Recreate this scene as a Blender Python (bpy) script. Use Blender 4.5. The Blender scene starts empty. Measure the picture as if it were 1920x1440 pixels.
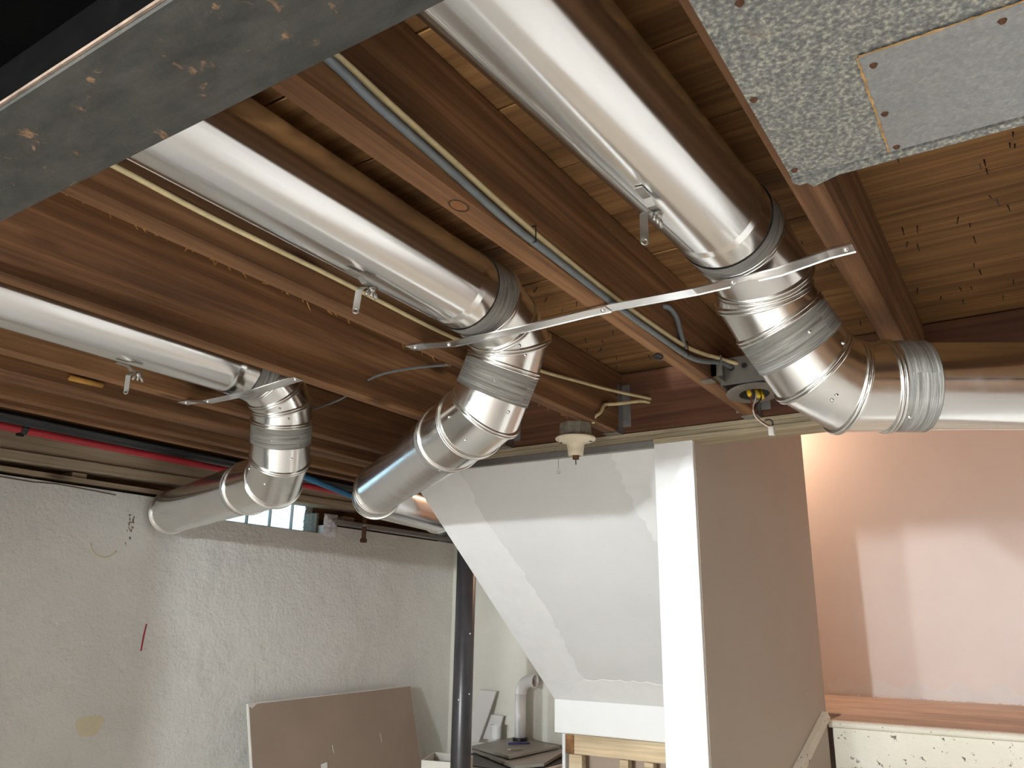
import bpy, math, random
from mathutils import Vector, Matrix

scene = bpy.context.scene
random.seed(7)
COL = scene.collection
ZC = 1.6            # camera height above the floor; geometry below is written relative to the camera height

# ------------------------------------------------------------------ camera
cam_d = bpy.data.cameras.new('camera')
cam_d.sensor_width = 36.0
cam_d.lens = 36.0 * 1500.0 / 1920.0
cam_d.clip_start = 0.02
cam_d.clip_end = 200
cam = bpy.data.objects.new('camera', cam_d)
COL.objects.link(cam)
RT = Vector((0.5436, -0.8392, 0.0146)); DN = Vector((0.2484, 0.1443, -0.9579)); FW = Vector((0.8017, 0.5243, 0.2869))
m = Matrix((( RT.x, -DN.x, -FW.x, 0), (RT.y, -DN.y, -FW.y, 0), (RT.z, -DN.z, -FW.z, ZC), (0, 0, 0, 1)))
cam.matrix_world = m
scene.camera = cam

# ------------------------------------------------------------------ view, world, lamps
scene.view_settings.view_transform = 'Standard'
scene.view_settings.look = 'None'
scene.view_settings.gamma = 1.0
scene.view_settings.use_curve_mapping = False
scene.view_settings.exposure = 2.17

world = bpy.data.worlds.new('world')
scene.world = world
world.use_nodes = True
bg = world.node_tree.nodes['Background']
bg.inputs['Color'].default_value = (0.58, 0.84, 1.0, 1)
bg.inputs['Strength'].default_value = 0.5

def lamp(name, loc, power, color, radius):
    d = bpy.data.lights.new(name, 'POINT')
    d.energy = power; d.color = color; d.shadow_soft_size = radius
    o = bpy.data.objects.new(name, d); COL.objects.link(o)
    o.location = (loc[0], loc[1], loc[2] + ZC)
    return o
LAMP_A = (-2.6, 0.54, 0.345)
LAMP_FILL = (-3.2, 1.15, 0.30)  # fill lamp added behind the camera for general brightness
LAMP_S = (4.42, 1.36, 1.15)
lamp('ceiling_bulb_light', LAMP_A, 100, (0.90, 0.96, 1.0), 0.05)
lamp('rear_fill_light', LAMP_FILL, 58, (0.90, 0.96, 1.0), 0.05)
lamp('stairwell_bulb_light', LAMP_S, 4.0, (1.0, 0.64, 0.43), 0.05)

# ------------------------------------------------------------------ helpers
def srgb(r, g, b):
    def f(c):
        c /= 255.0
        return c / 12.92 if c <= 0.04045 else ((c + 0.055) / 1.055) ** 2.4
    return (f(r), f(g), f(b), 1.0)

def add_mesh(name, verts, faces, mat=None, parent=None, smooth=False, origin=None, uvs=None, mats=None, midx=None):
    """verts are in camera-height coordinates; the object's origin goes to `origin`"""
    if parent is not None:
        base = Vector(parent['_o'])
    else:
        if origin is None:
            lo = [min(v[k] for v in verts) for k in range(3)]; hi = [max(v[k] for v in verts) for k in range(3)]
            origin = ((lo[0] + hi[0]) / 2, (lo[1] + hi[1]) / 2, lo[2])
        base = Vector(origin)
    me = bpy.data.meshes.new(name)
    me.from_pydata([tuple(Vector(v) - base) for v in verts], [], faces)
    me.update()
    if uvs is not None:
        ul = me.uv_layers.new(name='UVMap')
        k = 0
        for p in me.polygons:
            for li in p.loop_indices:
                ul.data[li].uv = uvs[k]; k += 1
    if smooth:
        for p in me.polygons: p.use_smooth = True
    if mats:
        for mm in mats: me.materials.append(mm)
        if midx:
            for p, i in zip(me.polygons, midx): p.material_index = i
    elif mat is not None:
        me.materials.append(mat)
    o = bpy.data.objects.new(name, me)
    COL.objects.link(o)
    if parent is not None:
        o.parent = parent
        o['_o'] = tuple(base)
    else:
        o.location = base
        o['_o'] = tuple(base)
    return o

def tag(o, label=None, cat=None, group=None, kind=None):
    if label: o['label'] = label
    if cat: o['category'] = cat
    if group: o['group'] = group
    if kind: o['kind'] = kind
    return o

def thing(name, label, cat, loc, group=None):
    o = bpy.data.objects.new(name, None)
    o.empty_display_size = 0.05
    COL.objects.link(o)
    o.location = loc; o['_o'] = tuple(loc)
    return tag(o, label, cat, group)

class B:
    """collects shapes into one mesh"""
    def __init__(s): s.v = []; s.f = []; s.m = []
    def add(s, v, f, mi=0):
        n = len(s.v); s.v += [tuple(p) for p in v]; s.f += [tuple(i + n for i in q) for q in f]; s.m += [mi] * len(f)
        return s
    def box(s, x0, x1, y0, y1, z0, z1, mi=0, bev=0.0):
        if bev <= 0:
            v = [(x, y, z) for x in (x0, x1) for y in (y0, y1) for z in (z0, z1)]
            f = [(0, 1, 3, 2), (4, 6, 7, 5), (0, 4, 5, 1), (2, 3, 7, 6), (0, 2, 6, 4), (1, 5, 7, 3)]
            return s.add(v, f, mi)
        b = bev
        v = []
        idx = {}
        for i, x in enumerate((x0, x1)):
            for j, y in enumerate((y0, y1)):
                for k, z in enumerate((z0, z1)):
                    sx = b if i == 0 else -b; sy = b if j == 0 else -b; sz = b if k == 0 else -b
                    idx[(i, j, k, 0)] = len(v); v.append((x, y + sy, z + sz))
                    idx[(i, j, k, 1)] = len(v); v.append((x + sx, y, z + sz))
                    idx[(i, j, k, 2)] = len(v); v.append((x + sx, y + sy, z))
        f = []
        for a in range(3):
            for e in (0, 1):
                def key(p, q):
                    t = [0, 0, 0]; t[a] = e; o = [n for n in range(3) if n != a]; t[o[0]] = p; t[o[1]] = q
                    return idx[(t[0], t[1], t[2], a)]
                q = [key(0, 0), key(1, 0), key(1, 1), key(0, 1)]
                flip = (e == 0) != (a == 1)
                f.append(tuple(reversed(q)) if flip else tuple(q))
        for a in range(3):
            o = [n for n in range(3) if n != a]
            for p in (0, 1):
                for q in (0, 1):
                    def key2(e, ax):
                        t = [0, 0, 0]; t[a] = e; t[o[0]] = p; t[o[1]] = q
                        return idx[(t[0], t[1], t[2], ax)]
                    f.append((key2(0, o[0]), key2(1, o[0]), key2(1, o[1]), key2(0, o[1])))
        for i in (0, 1):
            for j in (0, 1):
                for k in (0, 1):
                    f.append((idx[(i, j, k, 0)], idx[(i, j, k, 1)], idx[(i, j, k, 2)]))
        return s.add(v, f, mi)
    def tube(s, pts, r, n=10, caps=True, mi=0, closed=False, rz=None):
        P = [Vector(p) for p in pts]; N = len(P); rings = []
        rs = r if isinstance(r, (list, tuple)) else [r] * N
        prev = None
        for i in range(N):
            if closed: d = (P[(i + 1) % N] - P[i - 1]).normalized()
            elif i == 0: d = (P[1] - P[0]).normalized()
            elif i == N - 1: d = (P[-1] - P[-2]).normalized()
            else: d = ((P[i + 1] - P[i]).normalized() + (P[i] - P[i - 1]).normalized()).normalized()
            if prev is None:
                up = Vector((0, 0, 1)) if abs(d.z) < 0.9 else Vector((1, 0, 0))
                u = d.cross(up).normalized()
            else:
                u = (prev - d * prev.dot(d)).normalized()
            prev = u; w = d.cross(u)
            ry = rs[i] if rz is None else rz
            rings.append([P[i] + u * (rs[i] * math.cos(2 * math.pi * k / n)) + w * (ry * math.sin(2 * math.pi * k / n)) for k in range(n)])
        v = [p for R in rings for p in R]; f = []
        M = N if closed else N - 1
        for i in range(M):
            a = i * n; b = ((i + 1) % N) * n
            for k in range(n):
                k2 = (k + 1) % n
                f.append((a + k, a + k2, b + k2, b + k))
        if caps and not closed:
            f.append(tuple(reversed(range(n)))); f.append(tuple((N - 1) * n + k for k in range(n)))
        return s.add(v, f, mi)
    def lathe(s, c, prof, n=24, axis=(0, 0, 1), mi=0, cap0=False, cap1=False):
        """prof: list of (radius, height) along axis from point c"""
        ax = Vector(axis).normalized(); up = Vector((1, 0, 0)) if abs(ax.x) < 0.8 else Vector((0, 1, 0))
        u = ax.cross(up).normalized(); w = ax.cross(u); c = Vector(c)
        v = []; f = []
        for (r, h) in prof:
            for k in range(n):
                t = 2 * math.pi * k / n
                v.append(c + ax * h + u * (r * math.cos(t)) + w * (r * math.sin(t)))
        for i in range(len(prof) - 1):
            for k in range(n):
                k2 = (k + 1) % n
                f.append((i * n + k, i * n + k2, (i + 1) * n + k2, (i + 1) * n + k))
        if cap0: f.append(tuple(reversed(range(n))))
        if cap1: f.append(tuple((len(prof) - 1) * n + k for k in range(n)))
        return s.add(v, f, mi)
    def prism(s, poly, d, mi=0):
        """polygon (3d points, planar) extruded by vector d"""
        n = len(poly); d = Vector(d)
        v = [Vector(p) for p in poly] + [Vector(p) + d for p in poly]
        f = [tuple(reversed(range(n))), tuple(range(n, 2 * n))]
        for k in range(n):
            k2 = (k + 1) % n
            f.append((k, k2, n + k2, n + k))
        return s.add(v, f, mi)
    def strip(s, pts, width_dir, w, t_dir, t, mi=0):
        """flat bar along pts"""
        P = [Vector(p) for p in pts]; wd = Vector(width_dir).normalized() * (w / 2); td = Vector(t_dir).normalized() * t
        v = []; f = []
        for p in P: v += [p - wd, p + wd, p + wd + td, p - wd + td]
        for i in range(len(P) - 1):
            a = 4 * i; b = a + 4
            for k in range(4):
                k2 = (k + 1) % 4
                f.append((a + k, a + k2, b + k2, b + k))
        e = 4 * (len(P) - 1)
        f += [(3, 2, 1, 0), (e, e + 1, e + 2, e + 3)]
        return s.add(v, f, mi)
    def build(s, name, mat=None, parent=None, smooth=False, origin=None, mats=None):
        o = add_mesh(name, s.v, s.f, mat, parent, smooth, origin, mats=mats, midx=s.m if mats else None)
        return o

def fix_normals(o):
    import bmesh
    bm = bmesh.new(); bm.from_mesh(o.data)
    bmesh.ops.recalc_face_normals(bm, faces=bm.faces)
    bm.to_mesh(o.data); bm.free()

def auto_smooth(o, ang=40):
    """smooth faces, sharp edges above the angle"""
    import bmesh
    bm = bmesh.new(); bm.from_mesh(o.data)
    bmesh.ops.recalc_face_normals(bm, faces=bm.faces)
    for f in bm.faces: f.smooth = True
    for e in bm.edges:
        if len(e.link_faces) == 2 and e.calc_face_angle(0) > math.radians(ang): e.smooth = False
    bm.to_mesh(o.data); bm.free()

# ------------------------------------------------------------------ materials
def nt(name):
    mt = bpy.data.materials.new(name); mt.use_nodes = True
    n = mt.node_tree.nodes; l = mt.node_tree.links
    return mt, n, l, n['Principled BSDF']

def ramp(n, stops):
    r = n.new('ShaderNodeValToRGB')
    e = r.color_ramp.elements
    while len(e) < len(stops): e.new(0.5)
    for el, (p, c) in zip(e, stops): el.position = p; el.color = c
    return r

def coords(n, l, scale=(1, 1, 1), kind='Object', rnd=True):
    tc = n.new('ShaderNodeTexCoord'); mp = n.new('ShaderNodeMapping')
    mp.inputs['Scale'].default_value = scale
    if rnd:
        oi = n.new('ShaderNodeObjectInfo'); mu = n.new('ShaderNodeVectorMath'); mu.operation = 'SCALE'
        cb = n.new('ShaderNodeCombineXYZ')
        for k in range(3): l.new(oi.outputs['Random'], cb.inputs[k])
        mu.inputs['Scale'].default_value = 17.3
        l.new(cb.outputs[0], mu.inputs[0])
        ad = n.new('ShaderNodeVectorMath'); ad.operation = 'ADD'
        l.new(tc.outputs[kind], ad.inputs[0]); l.new(mu.outputs[0], ad.inputs[1])
        l.new(ad.outputs[0], mp.inputs['Vector'])
    else:
        l.new(tc.outputs[kind], mp.inputs['Vector'])
    return mp.outputs['Vector']

def noise(n, l, vec, scale, detail=4, rough=0.55, dist=0.0):
    t = n.new('ShaderNodeTexNoise')
    t.inputs['Scale'].default_value = scale; t.inputs['Detail'].default_value = detail
    t.inputs['Roughness'].default_value = rough; t.inputs['Distortion'].default_value = dist
    l.new(vec, t.inputs['Vector'])
    return t.outputs['Fac']

def bump(n, l, fac, strength, dist, bsdf, prev=None):
    b = n.new('ShaderNodeBump'); b.inputs['Strength'].default_value = strength; b.inputs['Distance'].default_value = dist
    l.new(fac, b.inputs['Height'])
    if prev is not None: l.new(prev, b.inputs['Normal'])
    l.new(b.outputs['Normal'], bsdf.inputs['Normal'])
    return b.outputs['Normal']

def mixc(n, l, fac, a, b, mode='MIX'):
    x = n.new('ShaderNodeMix'); x.data_type = 'RGBA'; x.blend_type = mode
    if isinstance(fac, float): x.inputs[0].default_value = fac
    else: l.new(fac, x.inputs[0])
    for s, k in ((a, 6), (b, 7)):
        if isinstance(s, tuple): x.inputs[k].default_value = s
        else: l.new(s, x.inputs[k])
    return x.outputs[2]

def plain(name, col, rough=0.6, metal=0.0, var=0.12, vscale=9.0, bmp=0.0, bscale=40.0):
    mt, n, l, b = nt(name)
    v = coords(n, l)
    f = noise(n, l, v, vscale, 5)
    lo = tuple(c * (1 - var) for c in col[:3]) + (1,); hi = tuple(min(1, c * (1 + var)) for c in col[:3]) + (1,)
    r = ramp(n, [(0.3, lo), (0.7, hi)]); l.new(f, r.inputs[0]); l.new(r.outputs[0], b.inputs['Base Color'])
    b.inputs['Roughness'].default_value = rough; b.inputs['Metallic'].default_value = metal
    if bmp: bump(n, l, noise(n, l, v, bscale, 4), bmp, 0.002, b)
    return mt

def wood(name, dark, mid, light, axis=0, rough=0.75, stretch=1.0, knots=True):
    mt, n, l, b = nt(name)
    sc = [26 * stretch] * 3; sc[axis] = 1.1
    v = coords(n, l, tuple(sc))
    f1 = noise(n, l, v, 1.0, 6, 0.6, 0.6)
    sc2 = [95] * 3; sc2[axis] = 2.2
    f2 = noise(n, l, coords(n, l, tuple(sc2)), 1.0, 4, 0.6)
    r = ramp(n, [(0.25, dark), (0.5, mid), (0.75, light)]); l.new(f1, r.inputs[0])
    r2 = ramp(n, [(0.3, (0.62, 0.6, 0.58, 1)), (0.65, (1.1, 1.1, 1.1, 1))]); l.new(f2, r2.inputs[0])
    c = mixc(n, l, 0.75, r.outputs[0], r2.outputs[0], 'MULTIPLY')
    big = noise(n, l, coords(n, l, (1.3, 1.3, 1.3)), 1.5, 3)
    r3 = ramp(n, [(0.3, (0.72, 0.7, 0.68, 1)), (0.7, (1.1, 1.08, 1.05, 1))]); l.new(big, r3.inputs[0])
    c = mixc(n, l, 1.0, c, r3.outputs[0], 'MULTIPLY')
    if knots:
        sk = [9] * 3; sk[axis] = 2.6
        vo = n.new('ShaderNodeTexVoronoi'); vo.inputs['Scale'].default_value = 1.0
        l.new(coords(n, l, tuple(sk)), vo.inputs['Vector'])
        rk = ramp(n, [(0.05, (0.25, 0.2, 0.18, 1)), (0.14, (1, 1, 1, 1))]); l.new(vo.outputs['Distance'], rk.inputs[0])
        c = mixc(n, l, 0.8, c, rk.outputs[0], 'MULTIPLY')
    l.new(c, b.inputs['Base Color'])
    b.inputs['Roughness'].default_value = rough
    b.inputs['Specular IOR Level'].default_value = 0.25
    bump(n, l, f2, 0.35, 0.001, b)
    return mt

def duct_metal(name, col=(0.80, 0.80, 0.785, 1), r0=0.16, r1=0.34, aniso=0.0):
    mt, n, l, b = nt(name)
    v = coords(n, l)
    f = noise(n, l, coords(n, l, (2.5, 40, 40)), 1.0, 4, 0.6)
    mr = n.new('ShaderNodeMapRange'); mr.inputs['From Min'].default_value = 0.3; mr.inputs['From Max'].default_value = 0.7
    mr.inputs['To Min'].default_value = r0; mr.inputs['To Max'].default_value = r1
    l.new(f, mr.inputs['Value']); l.new(mr.outputs[0], b.inputs['Roughness'])
    b.inputs['Base Color'].default_value = col
    b.inputs['Metallic'].default_value = 1.0
    if aniso:
        tg = n.new('ShaderNodeTangent'); tg.direction_type = 'UV_MAP'; tg.uv_map = 'UVMap'
        l.new(tg.outputs[0], b.inputs['Tangent'])
        b.inputs['Anisotropic'].default_value = aniso; b.inputs['Anisotropic Rotation'].default_value = 0.25
    nb = bump(n, l, noise(n, l, v, 4, 1, 0.3), 0.012, 0.01, b)
    bump(n, l, noise(n, l, v, 220, 2), 0.03, 0.0004, b, nb)
    return mt

M = {}
M['joist'] = wood('old joist wood', srgb(84, 60, 43), srgb(130, 94, 64), srgb(168, 127, 88), 0)
M['joist_y'] = wood('old header wood', srgb(72, 46, 34), srgb(104, 70, 52), srgb(128, 90, 66), 1)
M['subfloor'] = wood('subfloor plank wood', srgb(92, 66, 40), srgb(134, 98, 60), srgb(166, 126, 80), 1, knots=True)
M['beige_wood'] = wood('beige sill wood', srgb(150, 134, 112), srgb(180, 164, 140), srgb(198, 184, 162), 0, knots=True)
M['pale_stud'] = wood('pale framing wood', srgb(196, 172, 134), srgb(222, 202, 168), srgb(236, 220, 190), 1)
M['pale_trim'] = wood('pale painted trim', srgb(150, 140, 118), srgb(186, 174, 148), srgb(206, 196, 170), 1, knots=False)
M['tread'] = wood('worn tread wood', srgb(206, 184, 168), srgb(226, 206, 192), srgb(236, 220, 208), 1, knots=False)
M['yellow_wood'] = wood('yellow offcut wood', srgb(180, 130, 60), srgb(210, 160, 84), srgb(224, 178, 104), 0, knots=False)
M['duct'] = duct_metal('new galvanized duct', (0.82, 0.82, 0.81, 1), 0.15, 0.24, 0.8)
M['elbow'] = duct_metal('bright elbow metal', (0.85, 0.84, 0.81, 1), 0.15, 0.27)
M['strap'] = plain('strap metal', (0.86, 0.86, 0.86, 1), 0.22, 1.0, 0.05)
M['dullmetal'] = duct_metal('dull hardware metal', (0.5, 0.49, 0.46, 1), 0.3, 0.5)
M['oldgalv'] = duct_metal('old hanger metal', (0.36, 0.36, 0.35, 1), 0.45, 0.65)

# duct sealant: grey, brushed round the pipe
mt, n, l, b = nt('brushed duct sealant')
tc = n.new('ShaderNodeTexCoord'); mp = n.new('ShaderNodeMapping'); mp.inputs['Scale'].default_value = (3.4, 22, 1)
l.new(tc.outputs['UV'], mp.inputs['Vector'])
f = noise(n, l, mp.outputs[0], 1.0, 7, 0.7, 1.1)
r = ramp(n, [(0.3, srgb(100, 99, 94)), (0.5, srgb(150, 149, 143)), (0.72, srgb(206, 205, 199))]); l.new(f, r.inputs[0])
l.new(r.outputs[0], b.inputs['Base Color']); b.inputs['Roughness'].default_value = 0.42; b.inputs['Metallic'].default_value = 0.35
bump(n, l, f, 0.9, 0.003, b)
M['sealant'] = mt

# old spangled galvanized sheet
def spangle(name, c0, c1, c2, rust):
    mt, n, l, b = nt(name)
    v = coords(n, l, rnd=False)
    vo = n.new('ShaderNodeTexVoronoi'); vo.inputs['Scale'].default_value = 95; l.new(v, vo.inputs['Vector'])
    f = noise(n, l, v, 190, 4, 0.6, 0.1)
    r = ramp(n, [(0.34, c0), (0.52, c1), (0.66, c2)]); l.new(f, r.inputs[0])
    sp = ramp(n, [(0.0, (0.62, 0.64, 0.66, 1)), (1.0, (1.12, 1.12, 1.1, 1))]); l.new(vo.outputs['Color'], sp.inputs[0])
    c = mixc(n, l, 0.35, r.outputs[0], sp.outputs[0], 'MULTIPLY')
    fr = noise(n, l, v, 9, 5, 0.7)
    rr = ramp(n, [(0.62, (0, 0, 0, 1)), (0.78, (1, 1, 1, 1))]); l.new(fr, rr.inputs[0])
    ml = n.new('ShaderNodeMath'); ml.operation = 'MULTIPLY'; ml.inputs[1].default_value = rust; l.new(rr.outputs[0], ml.inputs[0])
    c = mixc(n, l, ml.outputs[0], c, srgb(172, 138, 84))
    l.new(c, b.inputs['Base Color'])
    b.inputs['Metallic'].default_value = 0.45; b.inputs['Roughness'].default_value = 0.5
    bump(n, l, f, 0.2, 0.001, b)
    return mt
M['spangle'] = spangle('old spangled sheet', srgb(112, 114, 113), srgb(146, 148, 146), srgb(198, 196, 180), 0.55)
M['patch'] = spangle('smooth grey patch sheet', srgb(150, 152, 152), srgb(157, 159, 159), srgb(166, 167, 166), 0.1)
M['knot'] = plain('dark knot ring', srgb(52, 32, 20), 0.8)
M['knotwood'] = plain('knot wood', srgb(136, 88, 48), 0.7, 0, 0.2, 40)
M['rust'] = plain('rust scale', srgb(182, 146, 96), 0.9, 0.0, 0.35, 60, 0.5, 120)
M['rustdark'] = plain('dark rust', srgb(96, 64, 44), 0.8, 0.2, 0.3, 60)

# painted steel beam with chips
mt, n, l, b = nt('chipped black beam paint')
v = coords(n, l, rnd=False)
f = noise(n, l, v, 34, 6, 0.65, 0.4)
rc = ramp(n, [(0.615, (0, 0, 0, 1)), (0.67, (1, 1, 1, 1))]); l.new(f, rc.inputs[0])
f2 = noise(n, l, coords(n, l, (6, 2, 6), rnd=False), 6, 6, 0.7)
r2 = ramp(n, [(0.3, srgb(44, 44, 41)), (0.7, srgb(74, 73, 68))]); l.new(f2, r2.inputs[0])
r3 = ramp(n, [(0.3, srgb(96, 70, 52)), (0.7, srgb(160, 126, 90))]); l.new(noise(n, l, v, 90, 3), r3.inputs[0])
l.new(mixc(n, l, rc.outputs[0], r2.outputs[0], r3.outputs[0]), b.inputs['Base Color'])
b.inputs['Roughness'].default_value = 0.62
bump(n, l, f, 0.4, 0.002, b)
M['beam'] = mt
M['webshade'] = plain('web paint blackened as shade', (0.003, 0.003, 0.0028, 1), 0.95, 0, 0.3, 30)  # paint blackened so the beam's near side looks in deep shade
M['webshade'].node_tree.nodes['Principled BSDF'].inputs['Specular IOR Level'].default_value = 0.03
M['beam_edge'] = plain('worn beam edge', srgb(130, 112, 98), 0.6, 0.1, 0.35, 60, 0.3, 80)

# rough painted foundation wall
def painted_wall(name, lo, hi, bscale, bstr, stain=None, chips=None, rough=0.55):
    mt, n, l, b = nt(name)
    v = coords(n, l, rnd=False)
    f = noise(n, l, v, 2.3, 5, 0.6)
    r = ramp(n, [(0.3, lo), (0.7, hi)]); l.new(f, r.inputs[0]); c = r.outputs[0]
    if stain:
        fs = noise(n, l, coords(n, l, (5, 5, 1.2), rnd=False), 2.0, 6, 0.7)
        rs = ramp(n, [(0.6, (0, 0, 0, 1)), (0.85, (0.6, 0.6, 0.6, 1))]); l.new(fs, rs.inputs[0])
        c = mixc(n, l, rs.outputs[0], c, stain)
    if chips:
        fc = noise(n, l, v, 42, 5, 0.65)
        rc = ramp(n, [(0.625, (0, 0, 0, 1)), (0.645, (1, 1, 1, 1))]); l.new(fc, rc.inputs[0])
        c = mixc(n, l, rc.outputs[0], c, chips)
    l.new(c, b.inputs['Base Color']); b.inputs['Roughness'].default_value = rough
    if bstr:
        nb = bump(n, l, noise(n, l, v, bscale, 5, 0.6), bstr, 0.006, b)
        bump(n, l, noise(n, l, v, bscale * 0.18, 3), bstr * 0.6, 0.02, b, nb)
    return mt
M['found'] = painted_wall('rough painted concrete', srgb(222, 222, 216), srgb(236, 236, 230), 75, 0.6, srgb(176, 168, 146), None, 0.5)
M['backwall'] = painted_wall('cream painted wall', srgb(214, 212, 200), srgb(226, 224, 213), 60, 0.3, srgb(196, 190, 170))
M['whitewall'] = painted_wall('white basement wall', srgb(226, 225, 222), srgb(238, 237, 234), 40, 0.2)
M['absorber'] = wood('brown wall panelling', srgb(92, 70, 52), srgb(120, 94, 72), srgb(140, 112, 88), 2)  # unseen wall made dark to cut bounce onto the joist sides
M['floor'] = painted_wall('pale painted floor', srgb(222, 221, 217), srgb(234, 233, 229), 30, 0.2)
M['drywall'] = plain('pale drywall paper', srgb(220, 219, 216), 0.7, 0, 0.03, 5)
M['stain'] = plain('yellowish stain', srgb(224, 216, 186), 0.6, 0, 0.06, 20)
M['chipdark'] = plain('exposed dark concrete', srgb(112, 102, 84), 0.8, 0, 0.2, 40)
M['compound'] = plain('joint compound', srgb(232, 231, 228), 0.65, 0, 0.03, 12, 0.12, 30)
M['white'] = plain('white corner paint', srgb(236, 236, 234), 0.6, 0, 0.02, 5)
M['taupe'] = plain('taupe drywall', srgb(190, 181, 168), 0.6, 0, 0.03, 3)
M['pink'] = plain('pinkish stair wall paint', srgb(234, 226, 221), 0.6, 0, 0.03, 3, 0.08, 30)
M['boardback'] = plain('brown drywall backing', srgb(166, 148, 132), 0.7, 0, 0.06, 4)
M['gypsum'] = plain('gypsum edge', srgb(226, 222, 214), 0.8, 0, 0.05, 20)
M['chipped'] = painted_wall('chipped white stair paint', srgb(220, 217, 198), srgb(238, 236, 222), 50, 0.25, srgb(200, 190, 160), srgb(110, 100, 90))
M['cable_cream'] = plain('cream cable jacket', srgb(206, 188, 144), 0.55, 0, 0.15, 40)
M['cable_grey'] = plain('grey cable jacket', srgb(104, 110, 112), 0.5, 0, 0.12, 30)
M['black'] = plain('black plastic', srgb(30, 30, 32), 0.4, 0, 0.2, 20)
M['drain'] = plain('black drain pipe', srgb(56, 54, 56), 0.32, 0.0, 0.25, 14, 0.1, 30)
M['redpipe'] = plain('red pipe', srgb(176, 44, 52), 0.45, 0, 0.15, 14)
M['bluepipe'] = plain('blue pipe', srgb(48, 118, 160), 0.4, 0, 0.1, 14)
M['porcelain'] = plain('aged porcelain', srgb(226, 214, 186), 0.3, 0, 0.12, 14)
M['boxmetal'] = plain('zinc box metal', srgb(120, 116, 108), 0.45, 0.5, 0.15, 30)
M['fibre'] = plain('grey fibrous box', srgb(132, 126, 112), 0.8, 0.1, 0.3, 60, 0.5, 60)
M['yellow'] = plain('yellow wire nut', srgb(226, 184, 40), 0.5)
M['wire_red'] = plain('red brown wire', srgb(120, 50, 34), 0.5)
M['wire_white'] = plain('white wire', srgb(222, 210, 196), 0.5)
M['clearplastic'] = plain('clear connector plastic', srgb(214, 208, 198), 0.25)
M['pvc'] = plain('white pvc', srgb(236, 236, 234), 0.3, 0, 0.02)
M['appliance'] = plain('beige appliance enamel', srgb(206, 202, 190), 0.45, 0, 0.05)
M['greylid'] = plain('grey lid metal', srgb(158, 154, 144), 0.5, 0.2, 0.08)
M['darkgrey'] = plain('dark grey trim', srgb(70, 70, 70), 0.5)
M['penblue'] = plain('blue pen', srgb(62, 64, 132), 0.35)
M['plaster'] = plain('rough plaster', srgb(226, 226, 232), 0.8, 0, 0.08, 40, 1.0, 40)
M['shade_furnace'] = plain('furnace enamel', srgb(120, 122, 124), 0.45, 0.1, 0.05)
mt, n, l, b = nt('glass block')
b.inputs['Base Color'].default_value = (0.9, 0.97, 1.0, 1); b.inputs['Transmission Weight'].default_value = 1.0
b.inputs['Roughness'].default_value = 0.12; b.inputs['IOR'].default_value = 1.06
v = coords(n, l)
fg = noise(n, l, v, 22, 3, 0.5, 2.0)
rg = ramp(n, [(0.38, (0.72, 0.88, 0.96, 1)), (0.62, (1, 1, 1, 1))]); l.new(fg, rg.inputs[0]); l.new(rg.outputs[0], b.inputs['Base Color'])
bump(n, l, fg, 0.7, 0.01, b)
M['glass'] = mt
mt, n, l, b = nt('bulb glow')
b.inputs['Base Color'].default_value = (1, 1, 1, 1)
b.inputs['Emission Color'].default_value = (1.0, 0.96, 0.9, 1); b.inputs['Emission Strength'].default_value = 30
M['bulb'] = mt

# ------------------------------------------------------------------ room shell
ZF = -1.6
def struct(name, bb, mat, parent=None, **k):
    o = bb.build(name, mat, parent, **k)
    if parent is None: o['kind'] = 'structure'
    return o
JB = 0.545          # joist underside
ZS = 0.734          # subfloor underside
XR = 2.128          # header face
YW = 2.72           # foundation wall face
struct('floor', B().box(-4, 4.8, -3.2, 3.1, ZF - 0.1, ZF), M['floor'])
wl = B().box(-4, 1.99, YW, YW + 0.25, ZF, 0.428)
wl.box(1.99, 2.62, YW, YW + 0.25, ZF, 0.378).box(2.62, 3.6, YW, YW + 0.13, ZF, 0.418)
struct('wall_left', wl, M['found'])
struct('wall_back', B().box(3.6, 3.75, 1.955, YW + 0.25, ZF, 0.75), M['backwall'])
struct('wall_front', B().box(-4.15, -4, -3.2, 3.1, ZF, 0.75), M['whitewall'])
struct('wall_right', B().box(-4, 2.128, -3.3, -3.2, ZF, 0.75), M['absorber'])
struct('wall_side', B().box(2.128, 2.24, -3.3, -0.17, ZF, 0.5), M['whitewall'])
ceil = struct('ceiling', B().box(-4.15, 2.2, -3.3, 3.1, 0.758, 0.80).box(2.2, 3.75, 1.83, 3.1, 0.758, 0.80), M['subfloor'])
x = 1.415 - 0.19 * 28; k = 0
while x < 3.6:
    x1 = min(x + 0.19, 3.6)
    if x < 2.19:
        y0, xe = -3.2, min(x1, 2.2)
    else:
        y0, xe = 1.84, x1
    B().box(x + 0.0015, xe - 0.0015, y0, 2.95, ZS + random.uniform(0, 0.002), ZS + 0.022, 0, 0.0015).build('plank', M['subfloor'], ceil)
    x = x1
# nails poking through the subfloor
nail = None
for yc0, yc1, x0, x1, cnt in ((-0.12, 0.15, 1.15, 2.05, 46), (0.22, 0.56, 1.45, 2.05, 14), (0.64, 0.98, 1.4, 2.08, 30), (1.06, 1.36, 1.4, 2.05, 8)):
    for q in range(cnt):
        px, py = random.uniform(x0, x1), random.uniform(yc0, yc1)
        ln = random.uniform(0.006, 0.015)
        tip = (px + random.uniform(-.006, .006), py + random.uniform(-.006, .006), ZS - ln)
        B().tube([(px, py, ZS + 0.004), tip], [0.0016, 0.0006], 5).build('nail', M['black'], ceil)

def jag0(): return random.uniform(-0.02, 0.02)
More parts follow.
